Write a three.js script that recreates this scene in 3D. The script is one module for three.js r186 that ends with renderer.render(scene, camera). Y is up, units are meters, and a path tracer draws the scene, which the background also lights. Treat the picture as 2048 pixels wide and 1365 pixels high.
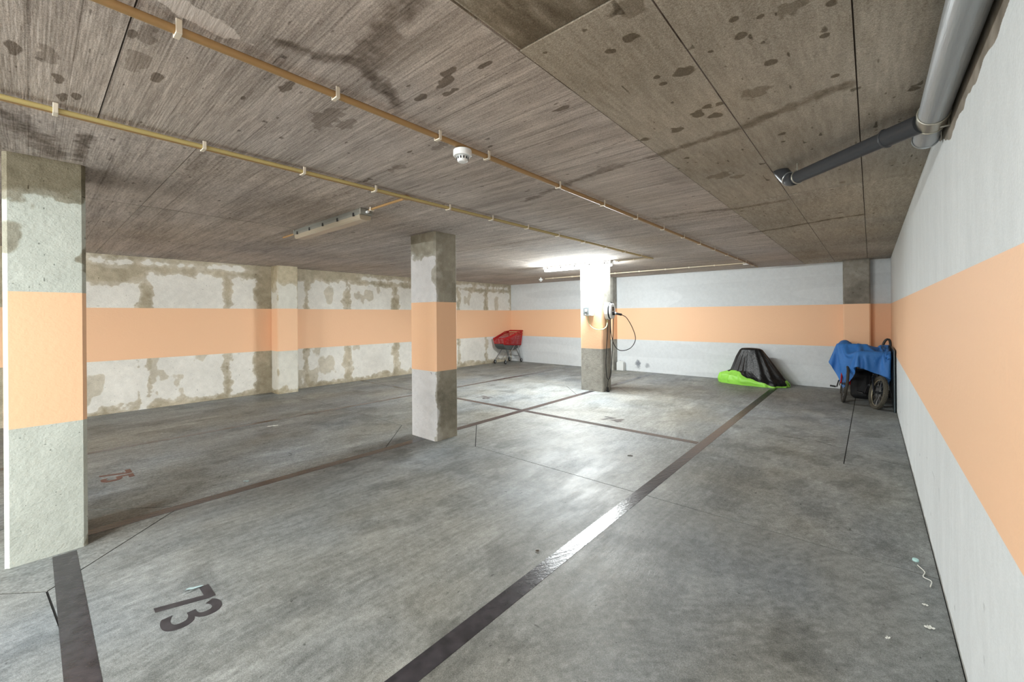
import * as THREE from 'three';
import { mergeGeometries, mergeVertices, toCreasedNormals } from 'three/addons/utils/BufferGeometryUtils.js';
import { RoundedBoxGeometry } from 'three/addons/geometries/RoundedBoxGeometry.js';
import { RectAreaLightUniformsLib } from 'three/addons/lights/RectAreaLightUniformsLib.js';
import { FontLoader } from 'three/addons/loaders/FontLoader.js';
import { TextGeometry } from 'three/addons/geometries/TextGeometry.js';

// ---------------------------------------------------------------- camera, light, exposure
RectAreaLightUniformsLib.init();
const scene = new THREE.Scene();
scene.background = new THREE.Color(0x000000);
const renderer = new THREE.WebGLRenderer({ antialias: true });
renderer.toneMapping = THREE.LinearToneMapping;
renderer.toneMappingExposure = 1.0;
renderer.shadowMap.enabled = true;

const FOCAL = 830.89, YAW = 0.7122, ROLL = -0.0078, EYE = 1.4911;
const camera = new THREE.PerspectiveCamera(2 * Math.atan(682.5 / FOCAL) * 180 / Math.PI, 2048 / 1365, 0.02, 60);
camera.setViewOffset(2048, 1365, 0, 51.1, 2048, 1365);           // shifted lens: the horizon lies above the middle
camera.position.set(0, EYE, 0);
camera.rotation.order = 'YXZ';
camera.rotation.set(0, YAW, ROLL);

// tube lamps: [x0, x1, z, radiance]; the lamp builder sets the lights of the lamps that burn
const LAMP_COLOUR = new THREE.Color(0.93, 0.99, 1.0);
const LAMP_FAR = 590, LAMP_NEAR = 500, LAMP_AISLE = 980, LAMP_Y = 2.395;

// ---------------------------------------------------------------- room measures (metres)
const XL = -9.02, XR = 0.285, ZB = -10.4, ZF = 7.0, H = 2.5, B0 = 0.83, B1 = 1.66;
const COLUMNS = [[-4.15, -0.065], [-4.15, -3.305], [-4.15, -7.355]];
const CW = 0.49, CD = 0.35;

// ---------------------------------------------------------------- helpers
let seedState = 12345;
const rnd = () => { seedState = (Math.imul(seedState, 1664525) + 1013904223) >>> 0; return seedState / 4294967296; };
const lerp = (a, b, t) => a + (b - a) * t, clamp = (v, a = 0, b = 1) => Math.min(b, Math.max(a, v));
const smooth = (a, b, v) => { const t = clamp((v - a) / (b - a)); return t * t * (3 - 2 * t); };
function hash(ix, iy, s) {
  let h = Math.imul(ix, 374761393) ^ Math.imul(iy, 668265263) ^ Math.imul(s, 2147483647 - 97);
  h = Math.imul(h ^ (h >>> 13), 1274126177); h ^= h >>> 16;
  return (h >>> 0) / 4294967296;
}
function vn(x, y, s, per = 0, pery = per) {
  let ix = Math.floor(x), iy = Math.floor(y);
  let fx = x - ix, fy = y - iy; fx = fx * fx * (3 - 2 * fx); fy = fy * fy * (3 - 2 * fy);
  let jx = ix + 1, jy = iy + 1;
  if (per) { ix = ((ix % per) + per) % per; jx = ((jx % per) + per) % per; iy = ((iy % pery) + pery) % pery; jy = ((jy % pery) + pery) % pery; }
  const a = hash(ix, iy, s), b = hash(jx, iy, s), c = hash(ix, jy, s), d = hash(jx, jy, s);
  return a + (b - a) * fx + (c - a + (a - b - c + d) * fx) * fy;
}
function fbm(x, y, s, oct = 4) { let v = 0, a = 0.5, n = 0; for (let i = 0; i < oct; i++) { v += a * vn(x, y, s + i * 17); n += a; a *= 0.5; x *= 2.03; y *= 2.03; } return v / n; }

// colour texture over a rectangle of the world: fn(u, v, out) in metres, sRGB 0..255
function worldTexture(w, h, u0, u1, v0, v1, fn) {
  const data = new Uint8Array(w * h * 4), c = [0, 0, 0];
  for (let j = 0, o = 0; j < h; j++) {
    const v = v0 + (j + 0.5) / h * (v1 - v0);
    for (let i = 0; i < w; i++, o += 4) {
      fn(u0 + (i + 0.5) / w * (u1 - u0), v, c);
      data[o] = clamp(c[0], 0, 255); data[o + 1] = clamp(c[1], 0, 255); data[o + 2] = clamp(c[2], 0, 255); data[o + 3] = 255;
    }
  }
  const t = new THREE.DataTexture(data, w, h); t.magFilter = THREE.LinearFilter; t.minFilter = THREE.LinearMipmapLinearFilter; t.generateMipmaps = true;
  t.colorSpace = THREE.SRGBColorSpace; t.wrapS = t.wrapT = THREE.MirroredRepeatWrapping;
  t.repeat.set(1 / (u1 - u0), 1 / (v1 - v0)); t.offset.set(-u0 / (u1 - u0), -v0 / (v1 - v0)); t.needsUpdate = true;
  return t;
}
// tiling grey texture: fn(u, v) in 0..1 tile coordinates, drawn size su x sv metres
function tileTexture(w, h, su, sv, fn) {
  const data = new Uint8Array(w * h * 4);
  for (let j = 0, o = 0; j < h; j++) for (let i = 0; i < w; i++, o += 4) { const g = clamp(fn(i / w, j / h) * 255, 0, 255); data[o] = data[o + 1] = data[o + 2] = g; data[o + 3] = 255; }
  const t = new THREE.DataTexture(data, w, h); t.magFilter = THREE.LinearFilter; t.minFilter = THREE.LinearMipmapLinearFilter; t.generateMipmaps = true;
  t.wrapS = t.wrapT = THREE.RepeatWrapping; t.repeat.set(1 / su, 1 / sv); t.needsUpdate = true;
  return t;
}
const std = (o) => new THREE.MeshStandardMaterial(o);
const phys = (o) => new THREE.MeshPhysicalMaterial(o);

// planar uv in metres from world-like positions (geometry built where it stands)
function planarUV(g) {
  if (g.index) g = g.toNonIndexed();
  g.computeVertexNormals();
  const p = g.attributes.position, n = g.attributes.normal, uv = new Float32Array(p.count * 2);
  for (let i = 0; i < p.count; i++) {
    const ax = Math.abs(n.getX(i)), ay = Math.abs(n.getY(i)), az = Math.abs(n.getZ(i));
    if (ay >= ax && ay >= az) { uv[2 * i] = p.getX(i); uv[2 * i + 1] = p.getZ(i); }
    else if (ax >= az) { uv[2 * i] = p.getZ(i); uv[2 * i + 1] = p.getY(i); }
    else { uv[2 * i] = p.getX(i); uv[2 * i + 1] = p.getY(i); }
  }
  g.setAttribute('uv', new THREE.BufferAttribute(uv, 2));
  return g;
}
const boxAt = (x0, x1, y0, y1, z0, z1) => planarUV(new THREE.BoxGeometry(x1 - x0, y1 - y0, z1 - z0).translate((x0 + x1) / 2, (y0 + y1) / 2, (z0 + z1) / 2));
function mesh(name, g, m, parent = scene, label) {
  const o = new THREE.Mesh(g, m); o.name = name; o.castShadow = o.receiveShadow = true;
  if (label) o.userData.label = label;
  parent.add(o); return o;
}
function group(name, x = 0, y = 0, z = 0) { const g = new THREE.Group(); g.name = name; g.position.set(x, y, z); scene.add(g); return g; }
function tag(o, label, category, grp) { o.userData.label = label; o.userData.category = category; if (grp) o.userData.group = grp; return o; }
function structure(o, label, category) { o.userData.kind = 'structure'; o.userData.label = label; o.userData.category = category; return o; }
const V = (x, y, z) => new THREE.Vector3(x, y, z);
function clean(g) { g = g.index ? g.toNonIndexed() : g; for (const k of Object.keys(g.attributes)) if (!['position', 'normal', 'uv'].includes(k)) g.deleteAttribute(k); return g; }
const merge = (list) => mergeGeometries(list.map(clean));
function bar(a, b, r, seg = 10, r2 = r) {
  const d = b.clone().sub(a), g = new THREE.CylinderGeometry(r2, r, d.length(), seg);
  g.applyQuaternion(new THREE.Quaternion().setFromUnitVectors(V(0, 1, 0), d.clone().normalize()));
  const c = a.clone().add(b).multiplyScalar(0.5); return g.translate(c.x, c.y, c.z);
}
const tube = (pts, r, n = 60, seg = 8, tension = 0.5) => new THREE.TubeGeometry(new THREE.CatmullRomCurve3(pts, false, 'catmullrom', tension), n, r, seg, false);
const rbox = (w, h, d, r = 0.01, x = 0, y = 0, z = 0, s = 2) => new RoundedBoxGeometry(w, h, d, s, r).translate(x, y, z);

// ---------------------------------------------------------------- surface colours
const CRACK = [[-0.8, -5.97], [-0.49, -5.97], [-0.24, -5.83], [-0.04, -5.74], [0.11, -5.58], [0.28, -5.55]];
function floorColour(x, z, c) {
  const wx = fbm(x * 0.7, z * 0.7, 5, 2) - 0.5, wz = fbm(x * 0.7 + 9, z * 0.7, 6, 2) - 0.5;
  const swirl = smooth(-1.3, -0.6, x + wx);                        // trowelled along the bays, and at a slant beside the right wall
  const sx = x + wx * 0.4, sz = z + wz * 0.5, qx = x * 0.85 + z * 0.5 + wx * 0.5, qz = z * 0.85 - x * 0.5 + wz * 0.5;
  const broad = fbm(x * 0.9, z * 0.6, 11, 3) - 0.5, mix = (a, b) => (swirl <= 0 ? a() : swirl >= 1 ? b() : lerp(a(), b(), swirl)), streak = mix(() => fbm(sx * 8, sz * 1.4, 21, 3), () => fbm(qx * 7, qz * 2, 22, 3)) - 0.5, fine = mix(() => fbm(sx * 60, sz * 9, 31, 2), () => fbm(qx * 45, qz * 14, 32, 2)) - 0.5;
  const blot = fbm(x * 3.1 + wx, z * 3.1, 41, 3), mid = fbm(x * 38, z * 38, 45, 2) - 0.5, grain = hash((x * 420) | 0, (z * 420) | 0, 3) - 0.5;
  let t = 124 + broad * 28 + streak * lerp(20, 14, swirl) + fine * 26 + mid * 26 + grain * 44;
  t -= smooth(0.56, 0.72, blot) * 16;
  t += smooth(0.58, 0.75, fbm(x * 4, z * 2, 51, 4)) * 14;
  const sp = vn(x * 26, z * 26, 61); if (sp > 0.965) t -= 46 * smooth(0.965, 0.99, sp);
  if (x > -1.1 && z < -4.7 && z > -6.7) { let d = 9; for (let i = 0; i + 1 < CRACK.length; i++) d = Math.min(d, segDist(x, z, CRACK[i], CRACK[i + 1])); d += (fbm(x * 22, z * 22, 81, 3) - 0.5) * 0.03; if (Math.abs(d) < 0.006) t -= 48; }
  const warm = (fbm(x * 1.4, z * 1.1, 71, 3) - 0.5) * 12;
  c[0] = t + warm * 0.9 - 1; c[1] = t + 1 + warm * 0.2; c[2] = t - warm - 2;
}
const SPOTS = [[-1.31, -1.14, 0.035], [-1.37, -1.17, 0.045], [-1.57, -1.18, 0.03], [-1.92, -1.59, 0.05], [-2.07, -1.09, 0.055], [-2.42, -1.63, 0.06], [-2.83, -1.63, 0.035], [-1.16, -1.2, 0.02], [-0.75, -1.45, 0.018], [-1.43, -1.24, 0.025],
  [-0.66, -1.43, 0.03], [-0.46, -1.71, 0.014], [-0.3, -1.95, 0.022], [-0.39, -2.18, 0.06], [-0.59, -2.15, 0.025], [-0.54, -2.16, 0.028], [-0.65, -2.2, 0.04], [-0.59, -2.28, 0.03], [-0.8, -2.31, 0.03], [-0.12, -1.89, 0.014], [-0.09, -1.7, 0.02], [-0.2, -1.64, 0.05], [-0.59, -1.3, 0.05], [-0.35, -1.69, 0.02], [-0.35, -1.58, 0.016], [-0.68, -1.81, 0.015], [-0.68, -1.74, 0.015], [-0.98, -2.31, 0.03], [-0.37, -2.76, 0.025], [-0.11, -2.24, 0.016], [-0.59, -1.78, 0.04],
  [-0.82, -3.29, 0.08], [-0.74, -3.39, 0.05], [-0.16, -4.16, 0.07], [-0.89, -2.77, 0.02], [-1.95, -0.27, 0.05], [-2.16, -0.28, 0.06], [-2.35, -0.05, 0.05], [-2.08, -0.98, 0.10], [-2.26, -0.35, 0.03], [-1.97, -0.24, 0.03], [-2.58, -0.08, 0.03], [-2.72, -0.14, 0.025], [-2.77, -0.1, 0.03], [-1.93, -0.74, 0.04], [-2.4, 0.04, 0.03]];
for (let i = 0; i < 420; i++) { const x = XL + rnd() * 9.2, z = ZB + rnd() * 11.2; SPOTS.push([x, z, 0.006 + rnd() * rnd() * rnd() * 0.034]); }
const SPOT_GRID = new Map();
for (const s of SPOTS) for (let a = -1; a <= 1; a++) for (let b = -1; b <= 1; b++) { const k = (Math.floor(s[0] * 3) + a) * 1000 + Math.floor(s[1] * 3) + b; if (!SPOT_GRID.has(k)) SPOT_GRID.set(k, []); SPOT_GRID.get(k).push(s); }
// damp streaks seen on the slab: polylines with a width and a strength
const DAMP = [[[-2.3, -2.86], [-1.72, -2.68], [-1.31, -2.6], [-1.0, -2.6], [-0.55, -2.52], [-0.08, -2.37], 0.05, 0.36], [[-1.7, -4.32], [-1.31, -4.3], [-0.99, -4.42], [-0.58, -4.39], 0.05, 0.3], [[-1.15, -5.9], [-0.8, -5.8], [-0.3, -5.6], [-0.07, -5.58], 0.045, 0.5],
  [[-1.62, -0.62], [-1.6, -0.74], [-1.53, -0.86], [-1.6, -0.98], [-1.7, -1.14], 0.05, 0.5], [[-1.53, -0.88], [-1.35, -0.84], [-1.11, -0.78], [-0.98, -0.6], 0.07, 0.36], [[-3.2, 0.1], [-3.5, -0.05], [-3.75, -0.1], 0.09, 0.4], [[-3.25, -0.2], [-3.5, -0.2], [-3.8, -0.2], 0.04, 0.55]];
for (const p of DAMP) { const pts = p.slice(0, -2), w = p[p.length - 2] * 2; p.zmin = Math.min(...pts.map((q) => q[1])) - w; p.zmax = Math.max(...pts.map((q) => q[1])) + w; }
const segDist = (px, pz, a, b) => { const dx = b[0] - a[0], dz = b[1] - a[1], t = clamp(((px - a[0]) * dx + (pz - a[1]) * dz) / (dx * dx + dz * dz)); return Math.hypot(px - a[0] - dx * t, pz - a[1] - dz * t); };
function ceilColour(x, z, c) {
  const boards = x < -1.01;                                         // sawn boards left their grain across the bays, smooth sheets beside the wall
  const u = boards ? x : z, v = boards ? z : x;
  const w = fbm(x * 1.1, z * 1.1, 105, 2) - 0.5;
  const row = Math.floor(v / 0.115 + (boards ? 0 : 40)), plank = hash(row, Math.floor(u / 2.1 + hash(row, 3, 7) * 5), 9) - 0.5;
  const streak = fbm(u * (boards ? 1.5 : 3), v * (boards ? 26 : 14) + w * 2, 111, 4) - 0.5, fine = fbm(u * 9, v * (boards ? 150 : 70), 121, 3) - 0.5;
  const broad = fbm(x * 1.3, z * 1.3, 131, 4) - 0.5, grain = hash((x * 430) | 0, (z * 430) | 0, 13) - 0.5;
  let t = (boards ? 172 : 159) + broad * 44 + streak * (boards ? 46 : 16) + fine * (boards ? 54 : 30) + grain * 50 + (boards ? plank * 12 : 0);
  if (boards) { const e = Math.abs(v / 0.115 - Math.round(v / 0.115)) * 0.115; if (e < 0.003 && hash(Math.round(v / 0.115), Math.floor(u * 1.7), 17) > 0.45) t -= 30; }
  const mark = vn(u * 14, v * (boards ? 60 : 34), 141); if (mark > 0.94) t -= 55 * smooth(0.94, 0.975, mark);
  let dark = 0;
  const list = SPOT_GRID.get(Math.floor(x * 3) * 1000 + Math.floor(z * 3));
  if (list) for (const s of list) {
    const rag = 1 + (fbm(x * 26, z * 26, 151, 2) - 0.5) * 1.4, ex = (x - s[0]) / (boards ? 1.7 : 1), ez = (z - s[1]) / (boards ? 0.62 : 1.0);
    const d = Math.hypot(ex, ez) / (s[2] * rag); if (d < 1) dark = Math.max(dark, smooth(1, 0.8, d) * (s[2] > 0.045 ? 0.26 : 0.5));
  }
  if (x > -3.9) for (const p of DAMP) {
    const n = p.length - 2; if (z > p.zmax || z < p.zmin) continue; let d = 9; for (let i = 0; i + 1 < n; i++) d = Math.min(d, segDist(x, z, p[i], p[i + 1]));
    if (d < p[n] * 2) { const rag = d / p[n] + (fbm(x * 17, z * 17, 161, 3) - 0.5) * 1.5; dark = Math.max(dark, smooth(1.15, 0.1, rag) * p[n + 1] * (0.55 + 0.9 * fbm(x * 40, z * 40, 165, 2))); }
  }
  if (x > -1.0 && x < -0.56 && z > -1.22) { const k = (z + 1.22) * 0.9 + Math.max(0, (x + 0.9)) * 0.3 + (fbm(x * 30, z * 8, 171, 4) - 0.5) * 0.5; dark = Math.max(dark, 0.55 * smooth(0.5, -0.1, k), 0.16); }
  t *= 1 - dark * 0.72;
  // pale skim of cement by the conduit
  { const a = (x + 1.69) * 0.9 + (z + 0.36) * -0.25, b = (z + 0.36) + (x + 1.69) * 0.3, d = Math.hypot(a / 0.05, b / 0.17) + (fbm(x * 22, z * 22, 181, 3) - 0.5) * 1.1; if (d < 1) { const k = smooth(1, 0.86, d); t = lerp(t, 202, k); } }
  const warm = (fbm(x * 0.9, z * 0.9, 191, 3) - 0.5) * 10 + dark * 3;
  c[0] = t + 5 + warm; c[1] = t - 5 + warm * 0.2; c[2] = t - (boards ? 13 : 20) - warm;
}
// bare concrete with lime-washed patches; patches: [u0, u1, v0, v1] in metres
function washColour(u, v, c, patches, seed, tint = [0, 0, 0], wash = [208, 210, 205], bare = [158, 151, 131], hole = 0.66) {
  const g1 = fbm(u * 2.2, v * 2.2, seed, 4) - 0.5, g2 = fbm(u * 16, v * 16, seed + 40, 3) - 0.5, grain = hash((u * 400) | 0, (v * 400) | 0, seed) - 0.5;
  const wob = (fbm(u * 7, v * 7, seed + 80, 4) - 0.5), wob2 = fbm(u * 3, v * 2, seed + 90, 3);
  let k = 0;
  for (const p of patches) {
    const d = Math.min(u - p[0], p[1] - u, v - p[2], p[3] - v) + wob * 0.22 + 0.025 - (p[4] ?? 0);
    const halo = d + g2 * 0.08; if (halo > -0.07) k = Math.max(k, 0.34 * smooth(-0.07, 0.0, halo));
    if (d > 0) k = Math.max(k, lerp(0.36, 1, smooth(0, 0.022, d + g2 * 0.03)));
  }
  if (k > 0 && wob2 > hole) k *= 1 - 0.6 * smooth(hole, hole + 0.04, wob2 + g2 * 0.1);
  const b = g1 * 60 + g2 * 34 + grain * 22, a = g1 * 22 + g2 * 16 + grain * 16;
  for (let i = 0; i < 3; i++) c[i] = lerp(bare[i] + b + tint[i], wash[i] + a + tint[i], k);
  const pit = vn(u * 48, v * 48, seed + 7); if (pit > 0.96) for (let i = 0; i < 3; i++) c[i] -= 70 * smooth(0.96, 0.985, pit);
}

// ---------------------------------------------------------------- textures and materials
const bumpFloor = tileTexture(512, 512, 0.9, 1.7, (u, v) => 0.45 * vn(u * 64, v * 24, 1, 64, 24) + 0.35 * vn(u * 200, v * 120, 2, 200, 120) + 0.2 * hash((u * 512) | 0, (v * 512) | 0, 4));
const roughFloor = tileTexture(256, 256, 2.3, 3.1, (u, v) => 0.45 + 0.24 * (0.5 * vn(u * 8, v * 8, 3, 8) + 0.3 * vn(u * 32, v * 16, 4, 32, 16) + 0.2 * vn(u * 90, v * 40, 5, 90, 40)));
const bumpBoards = tileTexture(512, 1024, 1.9, 1.15, (u, v) => {
  const row = Math.floor(v * 10), e = Math.abs(v * 10 - Math.round(v * 10)) * 0.115;
  return 0.35 * vn(u * 6, v * 230, 6, 6, 230) + 0.25 * vn(u * 40, v * 300, 7, 40, 300) + 0.2 * hash(row, 2, 5) + 0.2 * hash((u * 512) | 0, (v * 1024) | 0, 6) - (e < 0.0025 ? 0.25 : 0);
});
const bumpPlaster = tileTexture(512, 512, 0.8, 0.8, (u, v) => 0.5 * vn(u * 40, v * 40, 8, 40) + 0.35 * vn(u * 120, v * 120, 9, 120) + 0.15 * hash((u * 512) | 0, (v * 512) | 0, 8));
const bumpSmooth = tileTexture(256, 256, 0.5, 0.5, (u, v) => 0.6 * vn(u * 50, v * 50, 10, 50) + 0.4 * vn(u * 16, v * 8, 11, 16, 8));
const turned = (t, angle) => { const k = t.clone(); k.rotation = angle; k.needsUpdate = true; return k; };

const floorMaterial = (map) => std({ map, roughness: 1, roughnessMap: roughFloor, bumpMap: bumpFloor, bumpScale: 0.0009 });
const floorNear = floorMaterial(worldTexture(1920, 1920, -4.2, 0.3, -3.4, 1.1, floorColour));
const floorFar = floorMaterial(worldTexture(1280, 1792, -4.95, 0.3, -10.45, -2.5, floorColour));
const floorLeft = floorMaterial(worldTexture(1024, 1536, -9.1, -3.3, -10.45, 1.0, floorColour));
const ceilMaterial = (map, boards) => std({ map, roughness: 0.92, bumpMap: boards ? bumpBoards : bumpPlaster, bumpScale: boards ? 0.0019 : 0.0015 });
const ceilNearMap = worldTexture(1792, 2048, -3.05, 0.3, -4.1, 0.8, ceilColour), ceilFarMap = worldTexture(1664, 1664, -9.1, 0.3, -10.45, 0.8, ceilColour);
const ceilNearBoards = ceilMaterial(ceilNearMap, true), ceilNearSheet = ceilMaterial(ceilNearMap, false), ceilFarBoards = ceilMaterial(ceilFarMap, true), ceilFarSheet = ceilMaterial(ceilFarMap, false);

const orange = std({ color: 0xf4c69f, roughness: 0.62, bumpMap: bumpPlaster, bumpScale: 0.0012 });
const whitePaint = (map) => std({ map, roughness: 0.75, bumpMap: bumpSmooth, bumpScale: 0.0012 });
const leftPatches = [];
for (const [a, b, lo, up] of [[-1.13, -0.5, 0.1, 2.02], [-1.24, -1.15, -0.2, 0], [-2.28, -1.3, 0.14, 2.22], [-2.82, -2.47, 0.12, 2.2], [-3.76, -3.5, 0.1, 2.24], [-4.6, -3.86, 0.12, 2.22], [-5.86, -4.82, 0.14, 2.2], [-8.0, -6.08, 0.14, 2.2], [-9.12, -8.15, 0.16, 2.2], [-10.3, -9.3, 0.16, 2.2]]) leftPatches.push([a, b, lo, 0.9, 0.0], [a, b, 1.5, up, 0.0]);
leftPatches.push([-10.3, -5.0, 2.3, 2.44, 0.05], [-2.9, -0.6, 2.34, 2.46, 0.06]);
const leftWallMap = worldTexture(2048, 512, -10.45, 0.0, 0, 2.5, (u, v, c) => washColour(u, v, c, leftPatches, 301, [2, 2, 0], [226, 224, 219], [178, 168, 148]));
const leftWallMat = std({ map: leftWallMap, roughness: 0.85, bumpMap: bumpPlaster, bumpScale: 0.003 });
const backWallMap = worldTexture(2048, 512, -9.1, 0.3, 0, 2.5, (u, v, c) => {
  const a = (fbm(u * 0.8, v * 6, 401, 3) - 0.5) * 9 + (fbm(u * 20, v * 20, 402, 3) - 0.5) * 10 + (hash((u * 300) | 0, (v * 300) | 0, 5) - 0.5) * 10 - (vn(u * 0.4, v * 4.2, 404) > 0.62 ? 5 : 0);
  let d = Math.hypot((u + 4.62) / 0.09, (v - 0.17) / 0.14) + (fbm(u * 14, v * 14, 403, 3) - 0.5) * 1.2; let s = smooth(1, 0.2, d) * 85;   // scuffed tyre mark
  d = Math.hypot((u + 4.38) / 0.08, (v - 0.15) / 0.09) + (fbm(u * 14, v * 14, 406, 3) - 0.5) * 1.2; s = Math.max(s, smooth(1, 0.2, d) * 45);
  c[0] = 215 + a - s; c[1] = 219 + a - s; c[2] = 221 + a - s * 0.95;
});
const rightWallMap = worldTexture(2048, 1024, -10.45, 0.6, 0, 2.5, (u, v, c) => {
  const a = (fbm(u * 7, v * 0.7, 411, 3) - 0.5) * 10 + (fbm(u * 30, v * 14, 412, 3) - 0.5) * 9 + (hash((u * 330) | 0, (v * 330) | 0, 6) - 0.5) * 9;
  c[0] = 216 + a; c[1] = 220 + a; c[2] = 221 + a;
  if (v < 0.83) { const m = vn(u * 9, v * 16, 414); if (m > 0.93 && v < 0.5) { const k = smooth(0.93, 0.99, m) * 34; c[0] -= k; c[1] -= k; c[2] -= k; } const e = 0.018 + 0.03 * (fbm(u * 9, 3, 416, 3) - 0.3); if (v < e) { c[0] -= 62; c[1] -= 66; c[2] -= 72; } }
  // the paint stops short of the slab behind the pipe
  const limit = 2.515 - 0.2 * smooth(-3.7, -2.75, u) + (fbm(u * 5, 1, 415, 3) - 0.5) * 0.07;
  if (v > limit) { const b = (fbm(u * 12, v * 12, 417, 3) - 0.5) * 60; c[0] = 128 + b; c[1] = 118 + b; c[2] = 104 + b; }
});
const backMat = whitePaint(backWallMap), rightMat = whitePaint(rightWallMap);
const frontMat = std({ color: 0xcfd2d0, roughness: 0.85 });
const linePaint = std({ color: 0x403e41, roughness: 0.24, bumpMap: turned(bumpFloor, 0.4), bumpScale: 0.0012 });
linePaint.map = worldTexture(512, 1024, -9.1, 0.3, -10.4, 2, (u, v, c) => { const k = 225 + (fbm(u * 30, v * 30, 501, 3) - 0.5) * 110; c[0] = k; c[1] = k * 0.99; c[2] = k; });
const numberPaint = std({ color: 0x464447, roughness: 0.35, map: linePaint.map });
const rustyPaint = std({ color: 0x5f4038, roughness: 0.5 });

const plasticWhite = std({ color: 0xe4e6e6, roughness: 0.35 }), plasticGrey = std({ color: 0x9a9d9e, roughness: 0.45 }), plasticBlack = std({ color: 0x17181a, roughness: 0.45 });
const pvcBrown = std({ color: 0xa58458, roughness: 0.42 }), pvcYellow = std({ color: 0xb9a76f, roughness: 0.42 }), pvcIvory = std({ color: 0xd8cdb4, roughness: 0.4 }), clipWhite = std({ color: 0xded5c4, roughness: 0.4 });
const steel = std({ color: 0xb9bcbe, roughness: 0.3, metalness: 0.9 }), darkSteel = std({ color: 0x4c4f52, roughness: 0.35, metalness: 0.8 }), rubber = std({ color: 0x1d1d1d, roughness: 0.85 });

// ---------------------------------------------------------------- floor
const floor = structure(group('floor'), 'grey power-trowelled concrete floor cut by saw joints', 'floor');
mesh('subfloor', boxAt(XL - 0.2, XR + 0.2, -0.3, -0.003, ZB - 0.2, ZF + 0.2), std({ color: 0x1c1b1a, roughness: 1 }), floor, 'dark filler showing in the saw joints');
const OUT = 1e-4;
function slab(points, material, gap = 0.009) {                     // points [x, z]; each slab is pulled in by half a joint
  let area = 0; for (let i = 0; i < points.length; i++) { const a = points[i], b = points[(i + 1) % points.length]; area += a[0] * b[1] - b[0] * a[1]; }
  const s = area > 0 ? 1 : -1, n = points.length, inset = [];
  const edge = (i) => { const a = points[i], b = points[(i + 1) % n], l = Math.hypot(b[0] - a[0], b[1] - a[1]); const nx = -(b[1] - a[1]) / l * s, nz = (b[0] - a[0]) / l * s; return [nx, nz, nx * a[0] + nz * a[1] + gap / 2]; };
  for (let i = 0; i < n; i++) { const e = edge((i + n - 1) % n), f = edge(i), det = e[0] * f[1] - e[1] * f[0]; inset.push([(e[2] * f[1] - e[1] * f[2]) / det, (e[0] * f[2] - e[2] * f[0]) / det]); }
  const shape = new THREE.Shape(inset.map((p) => new THREE.Vector2(p[0], -p[1])));
  const g = new THREE.ExtrudeGeometry(shape, { depth: 0.06, bevelEnabled: false }).rotateX(-Math.PI / 2).translate(0, -0.06, 0);
  return mesh('slab', planarUV(g), material, floor);
}
const CX = -4.14, DQ = 0.72, Z1 = -0.05, Z1S = -0.34, Z2 = -3.305, Z3 = -7.355;
for (const [z, m] of [[Z1, floorNear], [Z2, floorFar], [Z3, floorFar]]) slab([[CX + DQ, z], [CX, z + DQ], [CX - DQ, z], [CX, z - DQ]], m === floorNear ? floorLeft : m);
slab([[CX + DQ, Z1], [XR, Z1S], [XR, ZF], [CX, ZF], [CX, Z1 + DQ]], floorNear, 0.01);
slab([[XL, Z1], [CX - DQ, Z1], [CX, Z1 + DQ], [CX, ZF], [XL, ZF]], floorLeft);
slab([[CX + DQ, Z1], [CX, Z1 - DQ], [CX, Z2 + DQ], [CX + DQ, Z2], [XR, Z2], [XR, Z1S]], floorNear);
slab([[XL, Z1], [XL, Z2], [CX - DQ, Z2], [CX, Z2 + DQ], [CX, Z1 - DQ], [CX - DQ, Z1]], floorLeft);
slab([[CX + DQ, Z2], [CX, Z2 - DQ], [CX, Z3 + DQ], [CX + DQ, Z3], [-0.21, Z3], [-0.21, -5.24], [XR, -5.24], [XR, Z2]], floorFar);
slab([[-0.21, -5.24], [-0.21, ZB], [XR, ZB], [XR, -5.24]], floorFar);
slab([[XL, Z2], [XL, Z3], [CX - DQ, Z3], [CX, Z3 + DQ], [CX, Z2 - DQ], [CX - DQ, Z2]], floorLeft);
slab([[CX + DQ, Z3], [CX, Z3 - DQ], [CX, ZB], [-0.21, ZB], [-0.21, Z3]], floorFar);
slab([[XL, Z3], [XL, ZB], [CX, ZB], [CX, Z3 - DQ], [CX - DQ, Z3]], floorLeft);

const paintStrip = (x0, x1, z0, z1, label) => mesh('painted_line', boxAt(x0, x1, 0.0002, 0.0014, z0, z1), linePaint, floor, label);
paintStrip(-1.51, -1.405, -10.25, 2.0, 'glossy dark grey bay line beside the right aisle');
paintStrip(-4.185, -4.08, -3.12, -0.25, 'dark bay line between the near columns');
paintStrip(-4.185, -4.08, -7.17, -3.49, 'dark bay line running to the charger column');
paintStrip(-4.185, -4.08, -10.38, -7.54, 'dark bay line behind the charger column');
paintStrip(-6.6, -6.51, -10.38, 1.0, 'dark bay line in the left bays');
paintStrip(-9.0, -6.61, -5.075, -4.98, 'dark cross line by the left wall');
paintStrip(-6.5, -4.195, -5.075, -4.98, 'dark cross line left of the column row');
paintStrip(-4.07, -1.52, -5.075, -4.98, 'dark cross line ahead of number 74');
paintStrip(-3.88, -1.52, -0.185, -0.08, 'dark line from the nearest column');
const font = await new FontLoader().loadAsync('fonts/droid/droid_sans_bold.typeface.json');
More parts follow.
